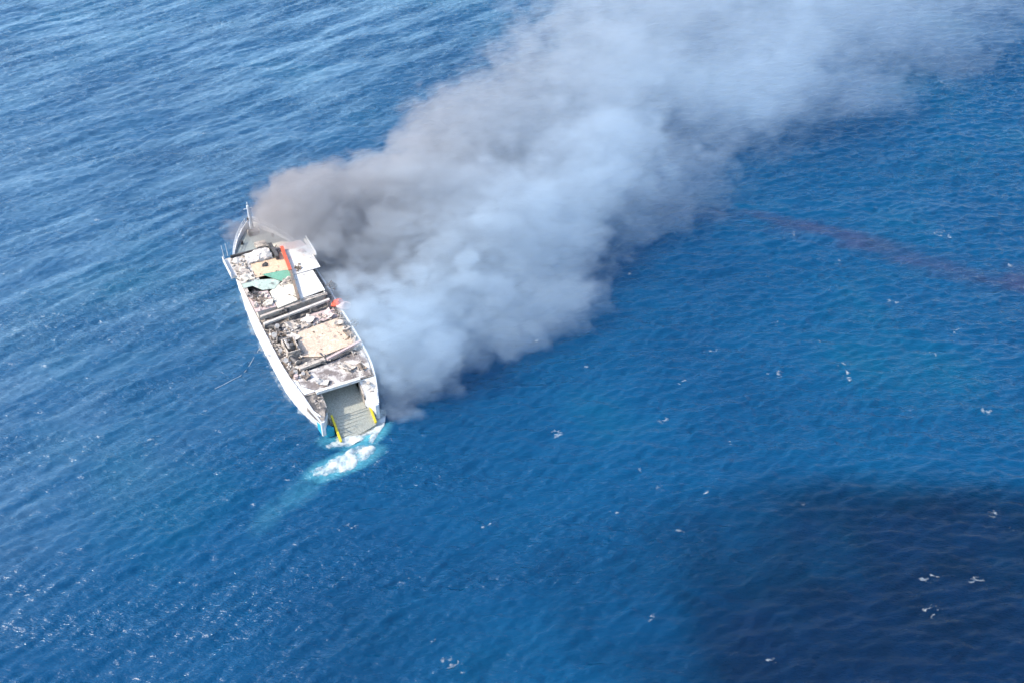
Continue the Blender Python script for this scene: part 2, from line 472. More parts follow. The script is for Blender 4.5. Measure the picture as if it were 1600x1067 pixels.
# ---- oil on the water
def oil_material(name, col, amount, rough):
    m, nd, ln, bs = new_mat(name)
    a = nd.new('ShaderNodeAttribute'); a.attribute_name = 'cover'
    mr = nd.new('ShaderNodeMapRange'); mr.interpolation_type = 'SMOOTHSTEP'
    mr.inputs['From Min'].default_value = 0.0; mr.inputs['From Max'].default_value = 1.0; mr.inputs['To Max'].default_value = amount
    ln.new(a.outputs['Fac'], mr.inputs['Value']); ln.new(mr.outputs[0], bs.inputs['Alpha'])
    tc = nd.new('ShaderNodeTexCoord')
    n = nd.new('ShaderNodeTexNoise'); n.inputs['Scale'].default_value = 0.12; n.inputs['Detail'].default_value = 5
    ln.new(tc.outputs['Object'], n.inputs['Vector'])
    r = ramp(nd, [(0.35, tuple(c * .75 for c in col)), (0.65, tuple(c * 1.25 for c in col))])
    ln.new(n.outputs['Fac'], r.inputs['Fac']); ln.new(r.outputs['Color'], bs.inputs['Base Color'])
    bs.inputs['Roughness'].default_value = rough
    bs.inputs['IOR'].default_value = 1.34
    # the water's ripples carry on under the film
    mp = nd.new('ShaderNodeMapping'); mp.inputs['Rotation'].default_value = (0, 0, R(-25)); mp.inputs['Scale'].default_value = (0.55, 1.35, 1)
    ln.new(tc.outputs['Object'], mp.inputs['Vector'])
    n2 = nd.new('ShaderNodeTexNoise'); n2.inputs['Scale'].default_value = 1.1; n2.inputs['Detail'].default_value = 5; n2.inputs['Roughness'].default_value = 0.62; n2.inputs['Distortion'].default_value = 0.4
    ln.new(mp.outputs['Vector'], n2.inputs['Vector'])
    bp = nd.new('ShaderNodeBump'); bp.inputs['Distance'].default_value = 0.2; bp.inputs['Strength'].default_value = 0.7
    ln.new(n2.outputs['Fac'], bp.inputs['Height']); ln.new(bp.outputs['Normal'], bs.inputs['Normal'])
    return m
STREAK = [(1050, 325), (1170, 343), (1260, 362), (1340, 380), (1420, 402), (1500, 420), (1600, 440), (1720, 470)]
sp = [at(*q) for q in STREAK]
def streak_field(X, Y):
    A = np.zeros_like(X)
    for i in range(len(sp) - 1):
        a, b = sp[i], sp[i + 1]
        d = (b - a); L2 = d.length_squared
        t = np.clip(((X - a.x) * d.x + (Y - a.y) * d.y) / L2, 0, 1)
        dist = np.hypot(X - a.x - t * d.x, Y - a.y - t * d.y)
        w = 4.6 + 0.4 * i
        A = np.maximum(A, np.clip(1 - (dist / w) ** 2, 0, 1) * min(1, .6 + i * .2))
    return A * (2.2 * vnoise(X + .6 * Y, Y * 1.6, 8.0, 5, 12) - .35) - 0.04
st = float_patch('oil_streak', [(sp[0].x - 4, sp[-1].x + 4, sp[-1].y - 8, sp[0].y + 6)], streak_field, 0.0, 0.015, oil_material('oil_film', (0.085, 0.058, 0.11), 0.22, 0.3), None)
tag(st, 'thin purplish oil streak trailing across the sea on the right', 'oil', kind='stuff')

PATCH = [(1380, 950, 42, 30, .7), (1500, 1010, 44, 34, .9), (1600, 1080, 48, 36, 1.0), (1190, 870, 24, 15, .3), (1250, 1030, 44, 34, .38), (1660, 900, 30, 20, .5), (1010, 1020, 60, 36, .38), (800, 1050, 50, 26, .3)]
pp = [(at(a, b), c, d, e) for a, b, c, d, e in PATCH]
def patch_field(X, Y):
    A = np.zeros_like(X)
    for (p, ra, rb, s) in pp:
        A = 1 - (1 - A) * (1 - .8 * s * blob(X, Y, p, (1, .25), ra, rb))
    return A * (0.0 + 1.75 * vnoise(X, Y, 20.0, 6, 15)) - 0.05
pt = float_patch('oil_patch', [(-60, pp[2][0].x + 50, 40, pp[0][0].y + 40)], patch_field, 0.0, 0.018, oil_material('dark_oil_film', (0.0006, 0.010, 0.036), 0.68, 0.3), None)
tag(pt, 'broad dark oil-stained water in the lower right', 'oil', kind='stuff')

# ------------------------------------------------------------------ the ferry
FWD = Vector((-24.8, 49.9)).normalized()
PORT = Vector((-FWD.y, FWD.x))
O2 = Vector((-36.0, 150.0)) + 1.0 * PORT
ferry = bpy.data.objects.new('ferry', None)
ferry.location = (O2.x, O2.y, 0)
ferry.rotation_euler = (0, 0, math.atan2(FWD.y, FWD.x))
link(ferry)
tag(ferry, 'burnt-out white car ferry with stern ramp lowered into the sea', 'ferry')

def loc(px, py, z):
    """photo pixel at a height -> ferry's own x (to the bow), y (to port)"""
    g = at(px, py, z); d = Vector((g.x - O2.x, g.y - O2.y))
    return Vector((d.dot(FWD), d.dot(PORT), z))

ST = [(-26.0, 4.9, 3.4), (-24.5, 5.4, 4.2), (-22.5, 5.9, 4.9), (-20, 6.35, 5.7), (-17, 6.7, 6.3), (-13, 6.9, 6.75), (-6, 6.95, 6.9), (4, 6.95, 6.9), (12, 6.85, 6.5), (17, 6.35, 5.6), (21, 5.2, 4.0), (24.5, 3.6, 2.2), (27.2, 1.9, .8), (29.0, .35, .05)]
def half(x, top=True):
    xs_ = [s[0] for s in ST]
    return float(np.interp(x, xs_, [s[1 if top else 2] for s in ST]))
def sheer(x):
    return 6.25 + (0.9 * max(0, (x - 16) / 13) ** 1.5 if x > 16 else 0) - (2.6 * min(1, max(0, (-21.0 - x) / 5)) ** 1.3)
hb = MB()
for side in (1, -1):
    rings = []
    for (x, bt, bw) in ST:
        ring = []
        zt = sheer(x)
        for z in (-1.6, 0.0, zt * .3, zt * .58, zt * .84, zt):
            t = max(0, min(1, z / zt)) ** 0.9
            yb = bw + (bt - bw) * t - (0.5 * (-z / 1.6) if z < 0 else 0)
            rake = (1 - t) * (2.2 if x > 26 else (1.2 if x > 23 else 0)) 
            ring.append((x - rake, side * max(.03, yb), z))
        inn = 0.24 if x < 28 else 0.12
        for (xx, yy, z) in list(reversed(ring)):
            ring.append((xx, side * max(.01, abs(yy) - inn), z))
        rings.append(ring)
    n = len(rings[0]); vs = [p for r in rings for p in r]; fs = []
    for i in range(len(rings) - 1):
        for k in range(n):
            q = (i*n+k, (i+1)*n+k, (i+1)*n+(k+1) % n, i*n+(k+1) % n)
            fs.append(q if side < 0 else q[::-1])
    fs.append(tuple(range(n)) if side > 0 else tuple(range(n-1, -1, -1)))
    hb.add(vs, fs)
hull = hb.build('hull', M['hull'], ferry)

# slop lapping along the waterline
_wl = [Vector((s_[0], sd * s_[2])) for sd in (1, -1) for s_ in (ST if sd > 0 else ST[::-1])]
_wl = [O2 + FWD * p.x + PORT * p.y for p in _wl]
def lap_field(X, Y):
    D = np.full_like(X, 99.0)
    for i in range(len(_wl) - 1):
        a, b = _wl[i], _wl[i + 1]; d = b - a
        t = np.clip(((X - a.x) * d.x + (Y - a.y) * d.y) / max(d.length_squared, 1e-6), 0, 1)
        D = np.minimum(D, np.hypot(X - a.x - t * d.x, Y - a.y - t * d.y))
    A = np.clip(1 - D / 0.75, 0, 1)
    return A * .75 + 2.0 * (vnoise(X, Y, 1.1, 4, 31) - 0.56) * (A > 0)
lap = float_patch('waterline_foam', [(-60, -15, 120, 182)], lap_field, 0.04, 0.035, foam_material('lapping_foam', 0.0, 1.0, .35, (.5, .56, .58)), 0.13, 0.03)
tag(lap, 'thin broken foam lapping along the ferry waterline', 'foam', kind='stuff')

# rubbing strake down each side, with the hull
for side in (1, -1):
    m = MB()
    m.tube([(s[0], side * (s[2] + (s[1] - s[2]) * .80 + .06), 4.6) for s in ST[:-2]], 0.11, 6)
    m.build('rubbing_strake', M['hull'], hull)
# turquoise quarter below the port stern, white on the other
m = MB()
m.prism([(-26.35, 2.9), (-24.3, 4.35), (-24.1, 4.9), (-25.2, 4.75), (-26.35, 4.0)], 0.1, 1.9)
m.build('quarter_fender', M['cyan'], ferry)

def deck_poly(x0, x1, inset, step=2.0):
    xs_ = [x0 + (x1 - x0) * i / max(1, int((x1 - x0) / step)) for i in range(int((x1 - x0) / step) + 1)]
    return [(x, -(half(x) - inset)) for x in xs_] + [(x, half(x) - inset) for x in reversed(xs_)]
# car deck inside the hull
m = MB(); m.prism([(-25.2, -3.2), (-24, -4.1), (-20, -5.3), (-10, -6.5), (8, -6.5), (8, 6.5), (-10, 6.5), (-20, 5.3), (-24, 4.1), (-25.2, 3.2)], 1.2, 1.45)
m.build('car_deck', M['ramp'], ferry)
m = MB(); m.box(7.6, 8.0, -6.6, 6.6, 1.46, 5.6); m.build('bulkhead', M['dark'], ferry)
# upper deck, from the bow bulkhead to the stern opening
m = MB(); m.prism(deck_poly(-22.0, 18.0, .24), 5.62, 5.95); m.build('upper_deck', M['deck'], ferry)
m = MB(); m.prism(deck_poly(18.0, 28.6, .2, 1.5), 5.72, 6.05); m.build('foredeck', M['foredeck'], ferry)
# the quarters either side of the ramp
for side, mt in ((1, 'deck'), (-1, 'white_deck')):
    m = MB()
    m.prism([(-26.0, side*4.15), (-24.3, side*3.25), (-22.02, side*3.25), (-22.02, side*5.7), (-24.4, side*5.15), (-26.0, side*4.66)][::side], 2.9, lambda p: 3.55 + 2.25 * min(1, (p[0] + 26) / 4))
    q = m.build('quarter_deck', M[mt], ferry)
    ya, yb = (3.05, 3.25) if side > 0 else (-3.25, -3.05)
    m = MB(); m.prism([(-24.35, ya), (-21.9, ya), (-21.9, yb), (-24.35, yb)], 1.46, lambda p: 3.6 + 2.25 * min(1, (p[0] + 26) / 4))
    m.build('casing_wall', M['grey'], ferry)
    m = MB(); m.prism([(-26.22, side*4.2), (-24.4, side*3.1), (-24.25, side*3.24), (-26.01, side*4.2), (-26.01, side*4.85), (-26.22, side*4.75)][::side], 0.6, 3.5)
    m.build('transom', M['hull'], ferry)

# aft edge beam over the car deck opening
m = MB(); m.bar((-22.1, -3.4, 6.1), (-22.1, 3.9, 6.1), .55, .5); m.build('edge_beam', M['white_deck'], ferry)

# sloping well floor that leads down to the ramp
m = MB(); m.prism([(-24.85, -3.04), (-19.0, -3.04), (-19.0, 3.04), (-24.85, 3.04)], 1.5, lambda p: 2.35 + (p[0] + 24.85) * .36)
m.build('well_floor', M['ramp'], ferry)
# stern ramp
RX0, RX1, RZ0, RZ1 = -24.9, -28.5, 2.3, -0.05
RY0, RY1 = -3.75, 2.7
m = MB(); m.prism([(RX0, RY0), (RX0, RY1), (RX1, RY1 - .1), (RX1 + 1.1, RY0 + .1)], lambda p: RZ0 - .28 + (RZ1 - RZ0) * (p[0] - RX0) / (RX1 - RX0), lambda p: RZ0 + (RZ1 - RZ0) * (p[0] - RX0) / (RX1 - RX0))
ramp_o = m.build('stern_ramp', M['ramp'], ferry)
for k in range(7):
    t = .08 + k * .135
    x, z = RX0 + (RX1 - RX0) * t, RZ0 + (RZ1 - RZ0) * t
    m = MB(); m.bar((x + .35 * t, RY0 + .5, z + .03), (x, RY1 - .5, z + .03), .12, .07); m.build('tread_bar', M['ramp'], ramp_o)
for y in (RY0 + .12, RY1 - .12):
    m = MB()
    ex = RX1 + .2 if y > 0 else RX1 + 1.2
    m.bar((RX0 + .5, y, RZ0 + .3), (ex, y, RZ0 + .18 + (RZ1 - RZ0) * (ex - RX0) / (RX1 - RX0)), .3, .6)
    s_ = m.build('side_rail', M['yellow'], ramp_o)
    m = MB(); m.bar((RX0 + .6, y, RZ0 + .45), (RX0 + 1.6, y + (.6 if y > 0 else .6), 4.6), .08)
    m.build('hoist_wire', M['grey'], ramp_o)

# ------------------------------------------------------- bridge block (the forward house)
ZB = 8.0
def plate(name, poly, z, mat, parent, thick=.12, tilt=None):
    m = MB()
    f = (lambda p: z) if tilt is None else (lambda p: z + tilt[0] * (p[0] - poly[0][0]) + tilt[1] * (p[1] - poly[0][1]))
    ar = sum(poly[i][0]*poly[(i+1) % len(poly)][1] - poly[(i+1) % len(poly)][0]*poly[i][1] for i in range(len(poly)))
    if ar < 0: poly = poly[::-1]
    m.prism(poly, lambda p: f(p) - thick, f)
    return m.build(name, mat, parent)

HX0, HX1, HP, HS = -0.2, 16.6, 6.55, -6.1
m = MB()
m.box(HX0, HX1, HP - .15, HP, 5.96, ZB - .14)
m.box(HX0, 7.2, -5.35, -5.2, 5.96, ZB - .14)
m.box(7.2, HX1, HS, HS + .15, 5.96, ZB - .14)
m.box(HX1 - .15, HX1, HS + .16, HP - .16, 5.96, ZB - .14)
m.box(HX0, HX0 + .15, -5.19, HP - .16, 5.96, ZB - .14)
house = m.build('deckhouse', M['light_grey'], ferry)
for i in range(8):       # windows in the front and the port side of the house
    y = -4.9 + i * 1.4
    m = MB(); m.box(HX1 - .02, HX1 + .03, y, y + .95, 6.75, 7.5); m.build('window', M['glass'], house)
for i in range(7):
    x = 1.0 + i * 2.1
    m = MB(); m.box(x, x + 1.1, HP - .02, HP + .03, 6.75, 7.45); m.build('window', M['glass'], house)

rp = lambda *a: plate('roof_plate', *a)
# port strip, ash and wreckage
rp([(8.6, 3.7), (16.9, 4.0), (17.3, 7.0), (8.6, 6.9)], ZB, M['light_grey'], house)
# peach plate
rp([(9.0, 4.2), (14.6, 3.75), (14.9, -2.35), (9.0, -2.1)], ZB + .02, M['tan'], house, .12, (.0, .02))
# front strip, grey and pink
rp([(14.95, 3.7), (16.9, 3.95), (17.5, -2.3), (14.95, -2.35)], ZB - .25, M['deck'], house)
rp([(15.1, -2.4), (17.4, -2.4), (17.2, -6.5), (15.0, -6.9)], ZB - .05, M['pink'], house)
plate('front_visor', [(17.45, 1.8), (18.9, 1.2), (19.4, -3.6), (17.3, -6.0)], ZB - .5, M['cream'], house, .2, (-.12, 0))
# white starboard plates
rp([(7.1, -1.9), (14.9, -2.6), (15.0, -7.1), (7.3, -7.0)], ZB + .03, M['white_deck'], house)
rp([(-.1, -.9), (7.0, -1.85), (7.0, -5.5), (.5, -5.5)], ZB - .02, M['white_deck'], house)
# cream middle
rp([(-.9, 3.3), (4.2, 3.2), (6.0, .3), (8.8, -.9), (8.8, -2.0), (7.0, -1.75), (-.15, -.8)], ZB - .05, M['cream'], house, .12, (.01, .0))
# port aft plates leave a hole burnt through
rp([(7.2, 4.0), (8.5, 3.7), (8.5, 6.9), (7.2, 6.9)], ZB - .05, M['pale_green'], house)
rp([(5.0, 6.35), (7.1, 6.35), (7.1, 6.95), (5.0, 6.95)], ZB - .04, M['grey'], house)
rp([(-.3, 3.4), (4.6, 3.4), (4.9, 5.0), (4.9, 6.95), (-.3, 6.95)], ZB - .1, M['pink'], house, .12, (.02, 0))
# green sheets, sagging
plate('green_sheet', [(9.3, 3.0), (8.9, -1.3), (8.3, -1.9), (6.6, -1.5), (6.2, .4), (7.4, 1.4)], ZB + .12, M['green'], house, .06, (.08, .02))
plate('green_sheet', [(8.6, 4.6), (7.6, 1.5), (6.3, .6), (4.5, 2.2), (5.0, 4.2), (7.0, 5.4)], ZB + .10, M['pale_green'], house, .06, (-.03, .03))
plate('green_sheet', [(6.3, .3), (6.6, -1.3), (5.6, -1.6), (5.0, .6)], ZB + .05, M['grey'], house, .06, (.04, .03))

# orange-red girder, burnt brown towards the stern
def gz(x): return ZB + .55
pa, pb, pc = (15.6, -2.55), (7.9, -1.75), (-.8, -.45)
m = MB(); m.bar((pa[0], pa[1], gz(0)), (pb[0], pb[1], gz(0)), .55, .4); gir = m.build('roof_girder', M['orange'], ferry)
m = MB(); m.bar((pb[0] - .02, pb[1], gz(0) - .06), (pc[0], pc[1], gz(0) - .12), .46, .3); m.build('girder_end', M['brown'], gir)

# bridge wings
for side in (1, -1):
    m = MB()
    y0, y1 = (6.95, 7.95) if side > 0 else (-7.6, -7.05)
    m.box(11.2, 17.1, y0, y1, ZB - .35, ZB + .03)
    w_ = m.build('bridge_wing', M['white_deck'], ferry)
    m = MB(); m.box(11.2, 17.1, y1 - .08 if side > 0 else y0, y1 if side > 0 else y0 + .08, ZB + .04, ZB + .75); m.build('wing_bulwark', M['hull'], w_)
    for bx in (12.0, 16.0):
        m = MB(); m.bar((bx, side * 6.6, 6.4), (bx, side * 7.6, ZB - .36), .15); m.build('bracket', M['grey'], w_)

# collapsed wheelhouse top: a buckled curved shell on the port bow of the roof
m = MB()
cs = loc(402, 398, 8.6)
nu, nv = 12, 9
vs, fs = [], []
for layer in (0, 1):
    for i in range(nu + 1):
        for j in range(nv + 1):
            a = math.pi * (i / nu) * .92 + .05
            x = cs.x + 1.7 * math.cos(a) - .0 + .25 * mnoise.noise((i*.6, j*.6, 3))
            y = cs.y - 2.3 + 4.6 * j / nv + .3 * mnoise.noise((i*.5, j*.5, 9))
            z = 8.05 + 1.15 * math.sin(a) * (0.55 + .45 * math.sin(math.pi * min(1, (j + 1.5) / nv))) + .25 * mnoise.noise((i*.7, j*.7, 5)) - layer * .08
            vs.append((x, y, z))
off = (nu + 1) * (nv + 1)
for i in range(nu):
    for j in range(nv):
        a, b, c, d = i*(nv+1)+j, (i+1)*(nv+1)+j, (i+1)*(nv+1)+j+1, i*(nv+1)+j+1
        fs.append((a, d, c, b)); fs.append((off+a, off+b, off+c, off+d))
m.add(vs, fs)
m.build('buckled_canopy', M['light_grey'], ferry)
m = MB(); m.box(cs.x - 2.4, cs.x + 2.2, cs.y - 3.3, cs.y - 2.7, 7.7, 8.9); m.build('wheelhouse_wall', M['dark'], ferry)
m = MB(); m.box(cs.x + 1.8, cs.x + 2.05, cs.y - 2.6, cs.y + 4.4, 7.85, 8.5); m.build('wheelhouse_wall', M['dark'], ferry)
m = MB()
m.bar((14.2, -.8, 8.3), (16.4, -.4, 9.0), .12); m.bar((14.6, .4, 8.2), (16.2, -1.8, 8.8), .10); m.bar((15.2, -2.0, 8.2), (15.6, .9, 8.7), .10); m.bar((14.4, -1.8, 8.5), (14.9, .9, 8.4), .14)
m.build('twisted_frame', M['dark'], ferry)

# whip aerials on the port wing
for (px, py) in ((350, 404), (356, 400)):
    p = loc(px, py, ZB)
    m = MB(); m.tube([(p.x, p.y, ZB), (p.x + .1, p.y, ZB + 1.2), (p.x + .25, p.y + .05, ZB + 2.6)], [.07, .05, .04], 5)
    m.build('aerial', M['mast'], ferry)

# ------------------------------------------------------- break of the deck: two cross beams
for (x0, x1, z, w, mt) in ((-1.5, -.1, 7.55, .5, 'grey'), (-3.0, -1.3, 7.05, .5, 'light_grey')):
    m = MB(); m.bar((x0, 6.5, z), (x1, -5.6, z), w, .35)
    cb = m.build('cross_beam', M[mt], ferry)
    for y in (5.9, 2.0, -2.0, -5.2):
        m = MB(); xp = x0 + (x1 - x0) * (6.5 - y) / 12.1; m.box(xp - .12, xp + .12, y - .12, y + .12, 5.96, z - .18); m.build('post', M['grey'], cb)

# ------------------------------------------------------- midships
plate('deck_plate', [(-5.6, -5.9), (-6.0, -1.2), (-6.6, 2.2), (-9.2, 2.6), (-12.8, 3.0), (-14.1, .2), (-13.2, -6.0)], 6.12, M['tan2'], ferry, .12)
plate('deck_plate', [(-2.8, 3.6), (-3.0, -1.0), (-5.4, -.9), (-7.6, 2.4), (-7.0, 4.2)], 6.10, M['grey'], ferry, .12)
plate('deck_plate', [(-2.6, -1.4), (-2.6, -5.7), (-5.2, -5.8), (-5.4, -1.3)], 6.11, M['pink'], ferry, .12)
# burnt-out engine casing, open at the top
m = MB()
cx0, cx1, cy0, cy1 = -12.2, -8.4, 3.1, 5.2
for bx in ((cx0, cx1, cy0, cy0+.18), (cx0, cx1, cy1-.18, cy1), (cx0, cx0+.18, cy0+.19, cy1-.19), (cx1-.18, cx1, cy0+.19, cy1-.19)):
    m.box(*bx, 5.96, 7.25)
cas = m.build('engine_casing', M['grey'], ferry)
m = MB(); m.tube([(-11.2, 4.15, 5.97), (-11.2, 4.15, 8.0)], .45, 10); m.build('exhaust_pipe', M['dark'], cas)
m = MB(); m.tube([(-9.6, 4.2, 5.97), (-9.6, 4.2, 7.6)], .32, 10); m.build('exhaust_pipe', M['dark'], cas)
m = MB(); m.rbox((-10.2, 4.6, 7.4), (2.4, .5, .12), Matrix.Rotation(.4, 3, 'X')); m.build('casing_lid', M['light_grey'], cas)
# winches and vents
def winch(x, y, rz):
    w_ = MB()
    c, s_ = math.cos(rz), math.sin(rz)
    w_.tube([(x - .9*c, y - .9*s_, 6.5), (x + .9*c, y + .9*s_, 6.5)], .42, 10)
    o = w_.build('winch', M['dark'], ferry)
    for t in (-.95, .95):
        q = MB(); q.tube([(x + t*c, y + t*s_, 6.5), (x + (t+.12)*c, y + (t+.12)*s_, 6.5)], .6, 10); q.build('flange', M['grey'], o)
winch(-7.7, 4.6, 1.2); winch(-13.6, 4.6, .3); winch(-3.4, 5.4, .9)
for (x, y, r, h) in ((-4.2, 4.6, .3, .9), (-6.0, 5.7, .35, .7), (-10.5, 6.0, .25, .9), (-13.2, 5.9, .3, .8), (-16.5, 5.4, .3, .6), (-17.2, 4.4, .25, .5), (6.5, 7.1 - 1.2, .0, 0)):
    if r:
        m = MB(); m.tube([(x, y, 5.96), (x, y, 5.96 + h), (x - .15, y, 6.1 + h)], [r, r, r * 1.35], 9); m.build('vent_cowl', M['light_grey'], ferry)
# rusty drum at the port rail
p = loc(457, 584, 6.3)
m = MB(); m.tube([(p.x, p.y, 5.96), (p.x, p.y, 6.75)], .45, 12); m.build('mooring_bitt', M['brown'], ferry)
m = MB(); m.tube([(p.x - .9, p.y - .3, 5.96), (p.x - .9, p.y - .3, 6.6)], .36, 12); m.build('mooring_bitt', M['pink'], ferry)
# pink cross beam; dark plate paints the shade below it and the dark band
m = MB(); m.bar((-15.9, -.1, 6.75), (-14.0, -6.6, 6.75), .42, .4); m.build('cross_beam', M['pink'], ferry)
m = MB(); m.bar((-15.6, .2, 6.6), (-16.0, 4.6, 6.5), .7, .5); m.build('cross_beam', M['grey'], ferry)
plate('deck_plate', [(-14.3, -6.2), (-14.4, .2), (-13.4, 3.2), (-14.4, 5.0), (-16.6, 4.9), (-15.9, 0.3), (-15.2, -6.2)], 6.06, M['dark'], ferry, .08)  # dark plate standing in for the shade below the pink beam and the dark band
# aft deck
plate('deck_plate', [(-16.7, 5.3), (-16.2, .4), (-15.3, -6.1), (-18.0, -6.2), (-21.8, -5.4), (-21.8, 3.6), (-19.5, 5.5)], 6.08, M['aft'], ferry, .1)
plate('deck_plate', [(-17.2, 6.2), (-18.2, 5.55), (-19.6, 5.6), (-21.6, 3.8), (-21.7, 5.6), (-19.8, 6.0)], 6.06, M['hull'], ferry, .08)

# outboard boarding step on the port side
p = loc(417, 551, 5.0)
m = MB(); m.box(p.x - .45, p.x + .45, 6.9, 8.0, 4.7, 4.85); m.bar((p.x, 6.85, 3.7), (p.x, 7.8, 4.68), .12)
m.build('boarding_step', M['hull'], ferry)

# ------------------------------------------------------- bow: rail, mast, anchor gear
for side in (1, -1):
    xs_ = [18.2, 19.8, 21.4, 23.0, 24.6, 26.0, 27.3, 28.4]
    m = MB()
    for h in (.55, 1.0):
        m.tube([(x, side * (half(x) - .12), sheer(x) + h) for x in xs_], .06, 5)
    rl = m.build('bow_rail', M['mast'], ferry)
    for x in xs_:
        m = MB(); m.tube([(x, side * (half(x) - .12), sheer(x)), (x, side * (half(x) - .12), sheer(x) + 1.02)], .06, 5); m.build('stanchion', M['mast'], rl)
fb = loc(398, 348, 6.6)
m = MB(); m.tube([(27.4, -.1, 6.06), (27.5, -.1, 8.6), (27.7, -.05, 11.2)], [.42, .34, .24], 8); mast = m.build('foremast', M['mast'], ferry)
m = MB(); m.bar((27.65, -.75, 10.6), (27.65, .75, 10.6), .12); m.build('crossarm', M['mast'], mast)
m = MB(); m.bar((27.5, -.45, 8.2), (27.5, .5, 8.2), .28, .2); m.build('platform', M['grey'], mast)
m = MB(); m.tube([(27.55, .35, 8.3), (27.55, .35, 8.75)], .17, 8); m.build('lamp', M['dark'], mast)
m = MB(); m.tube([(27.7, -.05, 11.2), (27.75, -.05, 11.9)], .08, 6); m.build('lamp', M['mast'], mast)
m = MB(); m.box(25.2, 26.4, -.9, .9, 6.06, 6.9); wl_ = m.build('windlass', M['dark'], ferry)
for y in (-1.1, .9):
    m = MB(); m.tube([(25.8, y, 6.6), (25.8, y + .2, 6.6)], .55, 10); m.build('gypsy_wheel', M['grey'], wl_)
m = MB(); m.box(20.2, 22.0, -1.0, 1.0, 6.06, 6.75); m.build('hatch', M['grey'], ferry)
for (x, y) in ((23.4, 2.9), (19.6, 4.6), (23.4, -2.9)):
    m = MB(); m.tube([(x, y, 6.06), (x, y, 6.75)], .25, 8); m.build('bollard', M['dark'], ferry)

# posts along the port edge of the upper deck, bent by the heat
for i, x in enumerate(np.arange(-20, 0, 1.9)):
    y = half(x) - .18
    m = MB(); m.tube([(x, y, 6.2), (x + random.uniform(-.2, .2), y - random.uniform(0, .35), 6.2 + random.uniform(.35, .8))], .055, 5)
    m.build('rail_post', M['grey'], ferry)

# burnt wreckage strewn over the decks: too many and too small to pick apart
def rubble(regions, mat, zbase, smin, smax):
    m = MB()
    for (x0, x1, y0, y1, n) in regions:
        for _ in range(max(3, int(n * .55))):
            x, y = random.uniform(x0, x1), random.uniform(y0, y1)
            k = random.random()
            L_ = random.uniform(smin, smax)
            rot = Matrix.Rotation(random.uniform(0, 6.28), 3, 'Z') @ Matrix.Rotation(random.gauss(0, .35), 3, 'Y') @ Matrix.Rotation(random.gauss(0, .35), 3, 'X')
            if k < .45: size = (L_, L_ * random.uniform(.4, .9), random.uniform(.04, .12))
            elif k < .8: size = (L_ * 1.8, random.uniform(.06, .14), random.uniform(.06, .14))
            else: size = (L_ * .6, L_ * .5, L_ * random.uniform(.3, .6))
            m.rbox((x, y, zbase + size[2] * .5 + random.uniform(0, .12)), size, rot)
    o = m.build('wreckage', mat, ferry)
    o['kind'] = 'stuff'
    return o
MID = [(-8.2, -2.6, 2.0, 6.4, 70), (-6.0, -2.6, -5.6, 1.6, 50), (-15.0, -8.0, 4.9, 6.3, 50), (-13.0, -7.0, 2.6, 3.6, 20), (-17.5, -14.5, 3.5, 6.0, 35), (-16, -13.6, -6.2, 2.5, 25), (-13, -3, -6.3, -5.4, 45)]
rubble(MID, M['grey'], 6.05, .25, .9); rubble([(r[0], r[1], r[2], r[3], r[4] // 2) for r in MID], M['dark'], 6.05, .2, .8)
rubble([(r[0], r[1], r[2], r[3], r[4] // 2) for r in MID], M['light_grey'], 6.15, .25, .8)
ROOF = [(8.8, 16.5, 4.2, 6.8, 75), (13.8, 16.6, -2, 4, 30), (0.2, 4.6, 3.4, 6.7, 35), (4.6, 6.6, -1.2, 1.2, 16)]
rubble(ROOF, M['light_grey'], ZB + .02, .2, .8); rubble(ROOF, M['grey'], ZB + .02, .2, .7); rubble([(r[0], r[1], r[2], r[3], r[4] // 3) for r in ROOF], M['brown'], ZB + .02, .15, .55)
SPARSE = [(9.2, 14.4, -1.8, 3.6, 14), (0, 4, -.8, 3, 6), (-13, -6.6, -5.6, 2.2, 16), (-21.5, -16.5, -5.0, 4.8, 36), (-25.5, -22.3, -4.9, -3.5, 22), (-25.3, -22.3, 3.5, 4.8, 22), (9.5, 14, -6.5, -3, 5)]
for (a, b, c, d, n) in SPARSE:
    zb = ZB + .05 if a >= 0 else (5.55 if a < -22 else 6.1)
    rubble([(a, b, c, d, n)], M['brown' if a > -14 else 'grey'], zb, .12, .5)
# larger sheets of roof and bulkhead that fell in and buckled
def buckled(x, y, z, sx, sy, rz, mt, lift=.5):
    m = MB(); n = 6; vs = []; fs = []
    q = random.random() * 50
    for layer in (0, 1):
        for i in range(n + 1):
            for j in range(n + 1):
                u, v = (i / n - .5) * sx, (j / n - .5) * sy
                w = lift * (.5 + mnoise.noise((u * .9 + q, v * .9, q)) + .4 * mnoise.noise((u * 2 + q, v * 2, 3)))
                c, s_ = math.cos(rz), math.sin(rz)
                e = 1 + .12 * mnoise.noise((i * 1.3, j * 1.3, q))
                vs.append((x + (u * c - v * s_) * e, y + (u * s_ + v * c) * e, z + max(.02, w) - layer * .05))
    k = (n + 1) ** 2
    for i in range(n):
        for j in range(n):
            a, b, c_, d = i*(n+1)+j, (i+1)*(n+1)+j, (i+1)*(n+1)+j+1, i*(n+1)+j+1
            fs.append((a, b, c_, d)); fs.append((k+d, k+c_, k+b, k+a))
    m.add(vs, fs)
    return m.build('buckled_sheet', M[mt], ferry)
